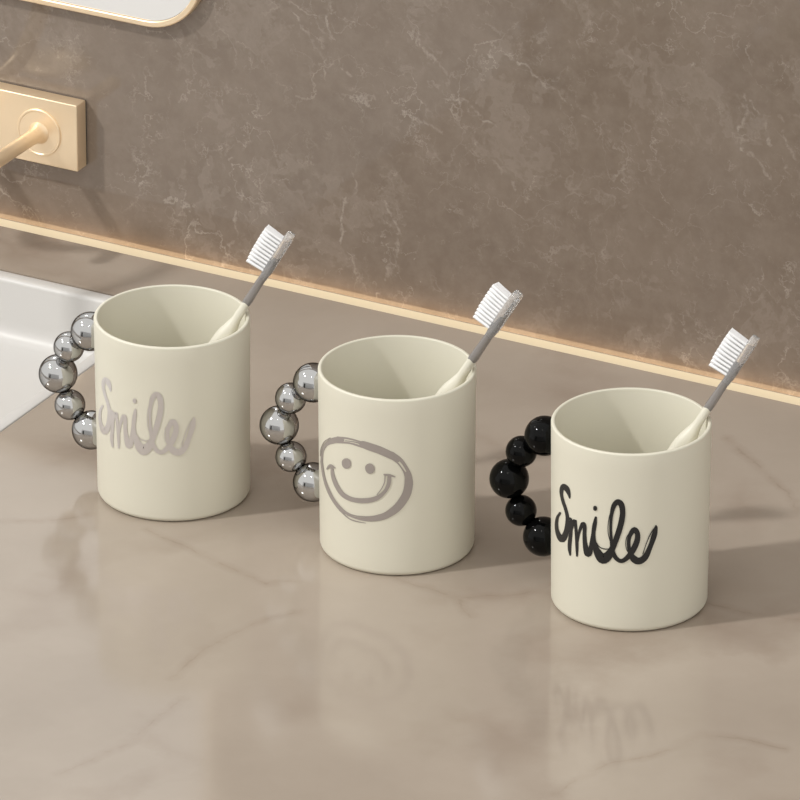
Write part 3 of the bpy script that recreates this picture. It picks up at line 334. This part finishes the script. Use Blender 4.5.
# glossy taupe stone of the counter
def counter_stone():
    m, nt, b = new_mat('taupe stone counter')
    h = NB(nt)
    tc = nt.nodes.new('ShaderNodeTexCoord')
    P = tc.outputs['Object']
    cloud = h.noise(wobble(h, P, 0.12, 6), 6, 6, 0.55)
    col = h.mix(h.ramp(cloud, [(0.32, 0.0), (0.68, 1.0)]), CNT_DARK, CNT_LIGHT)
    n1 = h.noise(wobble(h, P, 0.12, 9, 8), 5, 2, 0.5)
    rd = h.math('ABSOLUTE', h.math('SUBTRACT', n1, 0.5))
    mask = h.ramp(h.noise(P, 7, 3, 0.5), [(0.45, 0.0), (0.65, 1.0)])
    col = h.mix(h.math('MULTIPLY', h.math('MULTIPLY', h.ramp(rd, [(0.0, 1.0), (0.06, 0.0)]), mask), 0.45), col, CNT_VEIN)
    d = vein_distance(h, wobble(h, P, 0.010, 50, 6), [[(x, y, 0.0) for x, y in l] for l in COUNTER_VEINS])
    brk = h.ramp(h.noise(P, 40, 3, 0.6), [(0.35, 0.3), (0.6, 1.0)])
    col = h.mix(h.math('MULTIPLY', h.math('MULTIPLY', h.ramp(h.math('MULTIPLY', d, 100.0), [(0.0, 1.0), (0.10, 0.45), (0.5, 0.0)]), brk), 0.5), col, CNT_VEIN)
    nt.links.new(col, b.inputs['Base Color'])
    b.inputs['Roughness'].default_value = 0.11
    b.inputs['IOR'].default_value = 1.58
    return m
CNT_DARK = (0.356, 0.299, 0.244)
CNT_LIGHT = (0.430, 0.365, 0.302)
CNT_VEIN = (0.225, 0.160, 0.118)

M_WALL = wall_marble()
M_COUNTER = counter_stone()
M_MUG = simple('cream matte glaze', (0.735, 0.705, 0.590), 0.42, noise=0.012)
M_CHROME = simple('dark chrome', (0.52, 0.52, 0.52), 0.03, metal=1.0)
M_CHROME.node_tree.nodes['Principled BSDF'].inputs['Specular Tint'].default_value = (0.12, 0.11, 0.10, 1)  # edge tint darkens the bead rims in place of the wall's dark reflection
M_BLACK = simple('glossy black', (0.002, 0.002, 0.002), 0.05, ior=1.24)
M_INK = simple('black print', (0.012, 0.012, 0.013), 0.35)
M_SILVER = simple('silver print', (0.70, 0.665, 0.645), 0.34, metal=0.6)
M_TAUPE = simple('taupe grey print', (0.37, 0.33, 0.305), 0.4, metal=0.2)
M_GOLD = simple('brushed champagne gold', (0.96, 0.77, 0.54), 0.38, metal=0.65, noise=0.02, nscale=200)
M_GAP = simple('dark gasket', (0.02, 0.018, 0.016), 0.6)  # near-black that paints the shade in the gap behind the back plate
M_CERAMIC = simple('white ceramic', (0.61, 0.595, 0.575), 0.42, noise=0.004)
M_MIRROR = simple('mirror glass', (0.96, 0.96, 0.96), 0.02, metal=1.0)
M_HANDLE = simple('cream soft plastic', (0.76, 0.73, 0.62), 0.4, noise=0.01)
M_CLEAR = simple('clear plastic', (0.97, 0.97, 0.98), 0.08, trans=0.80, ior=1.45)
M_REFRACT = simple('refraction grey plastic', (0.42, 0.395, 0.38), 0.08, trans=0.5, ior=1.45)  # clear neck: its dark refraction is put into the base colour as grey
M_BRISTLE = simple('white nylon', (0.92, 0.92, 0.93), 0.5, noise=0.02, nscale=900)
M_FLOOR = simple('grey floor tile', (0.07, 0.065, 0.062), 0.35, noise=0.05, nscale=3)
M_PAINT = simple('pale wall paint', (0.72, 0.72, 0.72), 0.7, noise=0.01, nscale=4)
M_DOOR = simple('dark wood door', (0.035, 0.03, 0.028), 0.4, noise=0.2, nscale=5)

m_led, nt_, b_ = new_mat('warm led diffuser')
b_.inputs['Base Color'].default_value = (0.06, 0.055, 0.045, 1)
b_.inputs['Emission Color'].default_value = (1.0, 0.83, 0.56, 1)
b_.inputs['Emission Strength'].default_value = 0.66
M_LED = m_led

# ------------------------------------------------------------------ room shell
W = 0.2477
WP = 0.2567      # face of the wall panel, behind the light channel
bm = bmesh.new(); box(bm, (-1.6, 0, -0.85), (1.5, 0.1, 1.75))
wall = structure(link('wall_back', bm, M_WALL)); wall.location = (0, WP, 0)
bm = bmesh.new(); box(bm, (-3.2, -5.3, -0.90), (3.6, WP + 0.1, -0.85))
structure(link('floor', bm, M_FLOOR))
bm = bmesh.new(); box(bm, (-3.2, -5.4, -0.85), (3.6, -5.3, 1.75))
structure(link('wall_front', bm, M_PAINT))
door = bpy.data.objects.new('door_1', None); COL.objects.link(door); structure(door); door.location = (-1.9, -5.3, -0.85)
bm = bmesh.new(); box(bm, (-0.45, 0.0, 0.0), (0.45, 0.04, 2.05), 0.004); link('door_leaf', bm, M_DOOR, door)
bm = bmesh.new(); tube(bm, [(0.36, 0.04, 1.0), (0.36, 0.09, 1.0)], [0.012] * 2); tube(bm, [(0.37, 0.085, 1.0), (0.26, 0.085, 1.0001)], [0.01] * 2)
link('door_handle', bm, M_GOLD, door, True, 40)

# ------------------------------------------------------------------ counter with sink cut-out
SX0, SX1, SY0, SY1 = -0.78, -0.2158, -0.26, 0.1975
bm = bmesh.new()
xs = (-1.3, SX0, SX1, 1.2); ys = (-0.40, SY0, SY1, W); zs = (-0.04, 0.0)
g = {}
for i, x in enumerate(xs):
    for j, y in enumerate(ys):
        for k, z in enumerate(zs):
            g[i, j, k] = bm.verts.new((x, y, z))
for i in range(3):
    for j in range(3):
        if (i, j) == (1, 1):
            continue
        for k in range(2):
            bm.faces.new([g[i, j, k], g[i + 1, j, k], g[i + 1, j + 1, k], g[i, j + 1, k]])
def side(a, b):
    bm.faces.new([g[a[0], a[1], 0], g[b[0], b[1], 0], g[b[0], b[1], 1], g[a[0], a[1], 1]])
for i in range(3):
    side((i, 0), (i + 1, 0)); side((i, 3), (i + 1, 3)); side((0, i), (0, i + 1)); side((3, i), (3, i + 1))
side((1, 1), (2, 1)); side((1, 2), (2, 2)); side((1, 1), (1, 2)); side((2, 1), (2, 2))
counter = link('counter', bm, M_COUNTER)
counter['label'] = 'glossy taupe stone vanity counter with brown veins under the three mugs'
counter['category'] = 'counter'

# ------------------------------------------------------------------ sink
def rrect(x0, x1, y0, y1, r, z, n=8):
    out = []
    for cx, cy, a0 in ((x1 - r, y1 - r, 0), (x0 + r, y1 - r, 90), (x0 + r, y0 + r, 180), (x1 - r, y0 + r, 270)):
        for k in range(n + 1):
            a = math.radians(a0 + 90 * k / n)
            out.append((cx + r * math.cos(a), cy + r * math.sin(a), z))
    return out
sink = empty('sink', ((SX0 + SX1) / 2, (SY0 + SY1) / 2, 0), 'white rectangular ceramic sink set into the counter left of the mugs', 'sink')
hx, hy = (SX1 - SX0) / 2 - 0.0008, (SY1 - SY0) / 2 - 0.0008
def sring(inset, r, z):
    return rrect(-hx + inset, hx - inset, -hy + inset, hy - inset, max(r - inset * 0.3, 0.004), z)
bm = bmesh.new()
prof = [(0.012, -0.055), (0.004, -0.050), (0.0, -0.040), (0.0, -0.0012), (0.0003, -0.0003), (0.0010, 0.0)]
prof += [(0.0065, 0.0)] + [(0.0065 + 0.0025 * math.sin(math.radians(a)), -0.0025 * (1 - math.cos(math.radians(a)))) for a in (25, 50, 75, 90)]
prof += [(0.0095, -0.010), (0.0105, -0.024)] + [(0.0105 + 0.009 * (1 - math.cos(math.radians(a))), -0.026 - 0.009 * math.sin(math.radians(a))) for a in (10, 25, 40, 55, 70, 80, 90)]
prof += [(0.06, -0.037), (0.12, -0.040)]
rings = [sring(i_, 0.010 + (0.012 if i_ > 0.01 else 0), z_) for i_, z_ in prof]
loft(bm, rings)
link('basin', bm, M_CERAMIC, sink, True, 50)
bm = bmesh.new(); lathe(bm, [(0, 0.001), (0.006, 0.0035), (0.018, 0.003), (0.021, 0.002), (0.0225, 0.0)] , 48, Matrix.Translation((0, 0, -0.0405)))
link('drain_cover', bm, M_GOLD, sink, True, 40)

# ------------------------------------------------------------------ led strip along the foot of the wall
bm = bmesh.new(); box(bm, (-1.3, WP - W - 0.0005, -0.012), (1.2, WP - W - 0.0001, 0.0001), 0.0002, 1)
led = link('led_strip', bm, M_LED)
led.location = (0, W, 0)
ll = bpy.data.lights.new('led_line', 'AREA'); ll.shape = 'RECTANGLE'; ll.size = 2.4; ll.size_y = 0.004
ll.energy = LED_POWER; ll.color = (1.0, 0.70, 0.40)
lo = bpy.data.objects.new('led_line', ll); COL.objects.link(lo)
lo.location = (-0.05, W + 0.0016, -0.0030); lo.rotation_euler = (math.radians(90 + 25), 0, 0)
led['label'] = 'warm glowing light strip along the foot of the marble wall'
led['category'] = 'light strip'

# ------------------------------------------------------------------ mirror
mir = empty('mirror', (-0.5042, WP, 0.1358), 'white-looking mirror with rounded corner and thin gold frame on the wall', 'mirror')
def xz_ring(x0, x1, z0, z1, r, y, n=14):
    return [(a, y, b) for a, b, _ in rrect(x0, x1, z0, z1, r, 0, n)]
mw, mh, mr = 0.2775, 0.75, 0.036
bm = bmesh.new()
loops = []
for inset, y in ((0.0, -0.0002), (0.0, -0.0054), (0.0006, -0.006), (0.0030, -0.006), (0.0034, -0.0056), (0.0034, -0.003)):
    loops.append([bm.verts.new(p) for p in xz_ring(-mw + inset, mw - inset, inset, mh - inset, mr - inset, y)])
for a, b in zip(loops, loops[1:] + loops[:1]):
    n = len(a)
    for k in range(n):
        bm.faces.new((a[k], a[(k + 1) % n], b[(k + 1) % n], b[k]))
link('mirror_frame', bm, M_GOLD, mir, True, 35)
bm = bmesh.new()
loft(bm, [xz_ring(-mw + 0.0036, mw - 0.0036, 0.0036, mh - 0.0036, mr - 0.0036, y) for y in (-0.0022, -0.0046)])
link('mirror_glass', bm, M_MIRROR, mir)

# ------------------------------------------------------------------ faucet
fau = empty('faucet', (-0.3499, WP, 0.0633), 'champagne gold wall-mounted faucet with rectangular plate above the sink', 'faucet')
bm = bmesh.new(); box(bm, (-0.0575, -0.0110, -0.0196), (0.0465, -0.0010, 0.0196), 0.0007, 3)
link('back_plate', bm, M_GOLD, fau, True, 35)
bm = bmesh.new(); box(bm, (-0.0570, -0.0012, -0.0190), (0.0460, 0.0, 0.0190))
link('gap_shade', bm, M_GAP, fau)  # dark slab added as the shadow line between plate and wall
rot = Matrix.Rotation(math.radians(90), 4, 'X')
FX = 0.0225
bm = bmesh.new()
lathe(bm, [(0.0, 0.0108), (0.0138, 0.0108), (0.0138, 0.0117), (0.0134, 0.0121), (0.0126, 0.0121), (0.0122, 0.0118), (0.0, 0.0117)], 64, Matrix.Translation((FX, 0, -0.0008)) @ rot)
link('flange', bm, M_GOLD, fau, True, 35)
bm = bmesh.new()
path = [Vector((FX, -0.0112 - 0.0015 * k, -0.001)) for k in range(40)]
rad = [0.0041 + 0.0026 * math.exp(-k * 0.0015 / 0.0030) for k in range(40)]
path += [path[-1] + Vector((0, -0.0016, 0)), path[-1] + Vector((0, -0.0026, 0))]
rad += [0.0036, 0.002]
tube(bm, path, rad, 28)
link('lever', bm, M_GOLD, fau, True, 40)
GX = -0.0335
bm = bmesh.new()
lathe(bm, [(0.0, 0.0108), (0.0138, 0.0108), (0.0138, 0.0117), (0.0134, 0.0121), (0.0126, 0.0121), (0.0122, 0.0118), (0.0, 0.0117)], 64, Matrix.Translation((GX, 0, -0.0008)) @ rot)
link('flange', bm, M_GOLD, fau, True, 35)
bm = bmesh.new()
path = catmull([(GX, -0.0112, 0), (GX, -0.03, 0.0), (GX, -0.062, 0.006), (GX, -0.088, 0.030), (GX, -0.105, 0.075), (GX, -0.118, 0.108), (GX, -0.140, 0.125), (GX, -0.163, 0.122), (GX, -0.180, 0.104), (GX, -0.184, 0.085), (GX, -0.185, 0.070)], 8)
tube(bm, path, [0.0052] * len(path), 28)
link('spout', bm, M_GOLD, fau, True, 40)

# ------------------------------------------------------------------ mugs
H = 0.0986
def r_at(z):
    return 0.03925 + (0.04 - 0.03925) * z / H
def mug_body():
    bm = bmesh.new()
    p = [(0, 0.0010), (0.0335, 0.0010), (0.0345, 0.0), (0.0362, 0.0)]
    p += arc(0.0362, 0.0031, 0.0031, -80, 0, 8)
    p += [(r_at(z), z) for z in (0.01, 0.03, 0.05, 0.07, 0.09)]
    p += [(0.04 - 0.0009 + 0.0009 * math.cos(math.radians(a)), H - 0.0009 + 0.0009 * math.sin(math.radians(a))) for a in (0, 22, 45, 67, 90)]
    p += [(0.0386 + 0.0006 * math.cos(math.radians(a)), H - 0.0006 + 0.0006 * math.sin(math.radians(a))) for a in (90, 120, 150, 180)]
    p += [(0.0376, 0.05), (0.0372, 0.012)]
    p += [(0.0332 + 0.004 * math.cos(math.radians(a)), 0.009 + 0.004 * math.sin(math.radians(a))) for a in (0, -30, -60, -90)]
    p += [(0, 0.005)]
    lathe(bm, p, 160)
    return bm
BEADS = [(-0.0487, 0.0793, 0.0102), (-0.0617, 0.0677, 0.0080), (-0.0685, 0.0511, 0.0101), (-0.0617, 0.0349, 0.0080), (-0.0490, 0.0233, 0.0102)]

def print_mesh(data):
    """ribbons lying on the outside of the mug wall, 0.15 mm thick"""
    bm = bmesh.new()
    step = 0.0
    for q in data:
        cols = []
        for a0, z0, a1, z1 in q:
            step += 6e-7
            row = []
            for k in range(4):
                t = k / 3
                a = math.radians(a0 + (a1 - a0) * t)
                z = (z0 + (z1 - z0) * t) / 1000
                r = r_at(z) + 0.00013 + step
                row.append(bm.verts.new((r * math.cos(a), r * math.sin(a), z)))
            cols.append(row)
        for a, b in zip(cols, cols[1:]):
            for k in range(3):
                bm.faces.new((a[k], a[k + 1], b[k + 1], b[k]))
    return bm

def make_mug(name_label, x, bead_mat, data, part, print_mat, group=None):
    root = empty('mug', (x, 0, 0), name_label, 'mug', group)
    link('cup_body', mug_body(), M_MUG, root, True, 50)
    for bx, bz, br in BEADS:
        bm = bmesh.new(); sphere(bm, (0, 0, 0), br)
        b = link('handle_bead', bm, bead_mat, root, True)
        b.location = (bx, 0, bz)
    o = link(part, print_mesh(data), print_mat, root, True)
    # ribbons must face outwards
    me = o.data
    flip = [p.index for p in me.polygons if p.normal.x * p.center.x + p.normal.y * p.center.y < 0]
    if flip:
        b2 = bmesh.new(); b2.from_mesh(me); b2.faces.ensure_lookup_table()
        bmesh.ops.reverse_faces(b2, faces=[b2.faces[i] for i in flip]); b2.to_mesh(me); b2.free()
    return root
MX = (-0.1010, 0.0301, 0.1629)
make_mug('cream mug with silver Smile lettering and chrome bead handle beside the sink', MX[0], M_CHROME, SMILE, 'lettering', M_SILVER)
make_mug('cream mug with grey smiley face and chrome bead handle, middle of the row', MX[1], M_CHROME, FACE, 'smiley_print', M_TAUPE)
make_mug('cream mug with black Smile lettering and glossy black bead handle', MX[2], M_BLACK, SMILE, 'lettering', M_INK)

# ------------------------------------------------------------------ toothbrushes
# local frame: +Z along the brush, +X the way the bristles point, +Y across its width (millimetres)
HANDLE = [(0, 3.0, 4.0), (1.2, 5.0, 7.0), (4, 6.4, 9.0), (20, 7.4, 10.4), (45, 8.6, 11.4), (70, 9.8, 12.0), (86, 10.6, 12.2), (92, 9.6, 12.0), (96.5, 7.4, 10.4), (100, 5.6, 8.6), (103, 4.6, 7.8), (109, 4.4, 7.6), (113, 4.4, 7.6)]
NECK = [(109, 3.2, 6.2), (113, 4.7, 7.6), (116, 4.7, 7.2), (121, 4.4, 6.2), (127, 4.1, 5.8), (132, 3.0, 5.2), (137, 1.6, 4.2), (141, 0.8, 3.2)]  # last stations taper into the head as a wedge painting the dark refraction
def section(t, wn, ws, off=0.0, n=28, sq=2.6):
    out = []
    for k in range(n):
        a = 2 * math.pi * k / n
        c, s = math.cos(a), math.sin(a)
        x = math.copysign(abs(c) ** (2 / sq), c) * wn / 2
        y = math.copysign(abs(s) ** (2 / sq), s) * ws / 2
        out.append(((x + off) / 1000, y / 1000, t / 1000))
    return out
def interp(st, n):
    P = catmull([Vector(s[:3]) for s in st], n)
    return [(p.x, max(p.y, .3), max(p.z, .3)) for p in P]
def make_brush():
    root = empty('toothbrush', (0, 0, 0), '', 'toothbrush')
    bm = bmesh.new(); loft(bm, [section(*p) for p in interp(HANDLE, 4)])
    link('handle', bm, M_HANDLE, root, True, 60)
    bm = bmesh.new()
    loft(bm, [section(*p) for p in interp([s[:3] for s in NECK], 5)])
    link('neck', bm, M_REFRACT, root, True, 60)
    # clear head plate with a ribbed back
    bm = bmesh.new()
    rings = []
    for i in range(41):
        t = i / 40
        z = 128.2 + 29.0 * t
        e = 1.0
        if t > 0.86:
            e = math.sqrt(max(0.04, 1 - ((t - 0.86) / 0.145) ** 2))
        if t < 0.30:
            e = 0.50 + 0.50 * math.sin(t / 0.30 * math.pi / 2)
        rib = 0.22 * (1 if (i % 2) else -1) if 0.1 < t < 0.9 else 0
        th = 4.7 * (0.75 + 0.25 * e) + rib
        rings.append(section(z, th, 10.0 * e, -rib / 2 - 0.2, 28, 3.2))
    loft(bm, rings)
    head = link('head', bm, M_CLEAR, root, True, 40)
    # rows of tufts
    bm = bmesh.new()
    rows = 10
    for i in range(rows):
        t = i / (rows - 1)
        z = 133.0 + 18.6 * t
        for j in range(4):
            y = (j - 1.5) * 1.95
            ln = 9.6 + 0.9 * math.sin(t * math.pi) + (0.9 * max(0, t - 0.55) / 0.45)
            lean = 0.9 * (t - 0.5)
            r0, r1 = 0.80, 0.94
            n = 10
            rr = []
            for (x, r, dz) in ((1.4, r0, 0), (1.9 + ln * 0.5, (r0 + r1) / 2, lean * 0.5), (1.8 + ln, r1, lean), (1.9 + ln, r1 * 0.88, lean)):
                ring = []
                for k in range(n):
                    a = 2 * math.pi * k / n
                    ring.append((x / 1000, (y + r * 1.15 * math.sin(a)) / 1000, (z + dz + r * math.cos(a)) / 1000))
                rr.append(ring)
            loft(bm, rr)
    link('bristles', bm, M_BRISTLE, root, True, 50)
    return root

def place_brush(root, mx, lean_az, roll, label, reach=0.0335):
    hd = (RV * math.cos(math.radians(lean_az)) + Vector((-RV.y, RV.x, 0)) * math.sin(math.radians(lean_az))).normalized()
    base = Vector((mx, 0, 0.0085)) - hd * 0.0198
    top = Vector((mx, 0, H)) + hd * reach
    a = (top - base).normalized()
    n = (Vector((0, 0, 1)) - a * a.z).normalized()
    s = a.cross(n)
    n = (Matrix.Rotation(math.radians(roll), 3, a) @ n).normalized()
    s = a.cross(n).normalized()
    m = Matrix((n, s, a)).transposed().to_4x4()
    m.translation = base
    root.matrix_world = m
    root['label'] = label
    root['group'] = 'toothbrushes standing in the mugs'
proto = make_brush()
def copy_thing(o):
    c = o.copy(); COL.objects.link(c)
    for ch in list(o.children):
        d = ch.copy(); COL.objects.link(d); d.parent = c
    return c
brushes = [proto, copy_thing(proto), copy_thing(proto)]
BR = [(4, -20, 0.0346, 'toothbrush with cream handle and clear head, in the mug beside the sink'),
      (-6, -22, 0.0346, 'toothbrush with cream handle and clear head, in the mug with the smiley face'),
      (3, -20, 0.0346, 'toothbrush with cream handle and clear head, in the mug with black lettering')]
for o, x, (az, roll, reach, lab) in zip(brushes, MX, BR):
    place_brush(o, x, az, roll, lab, reach)
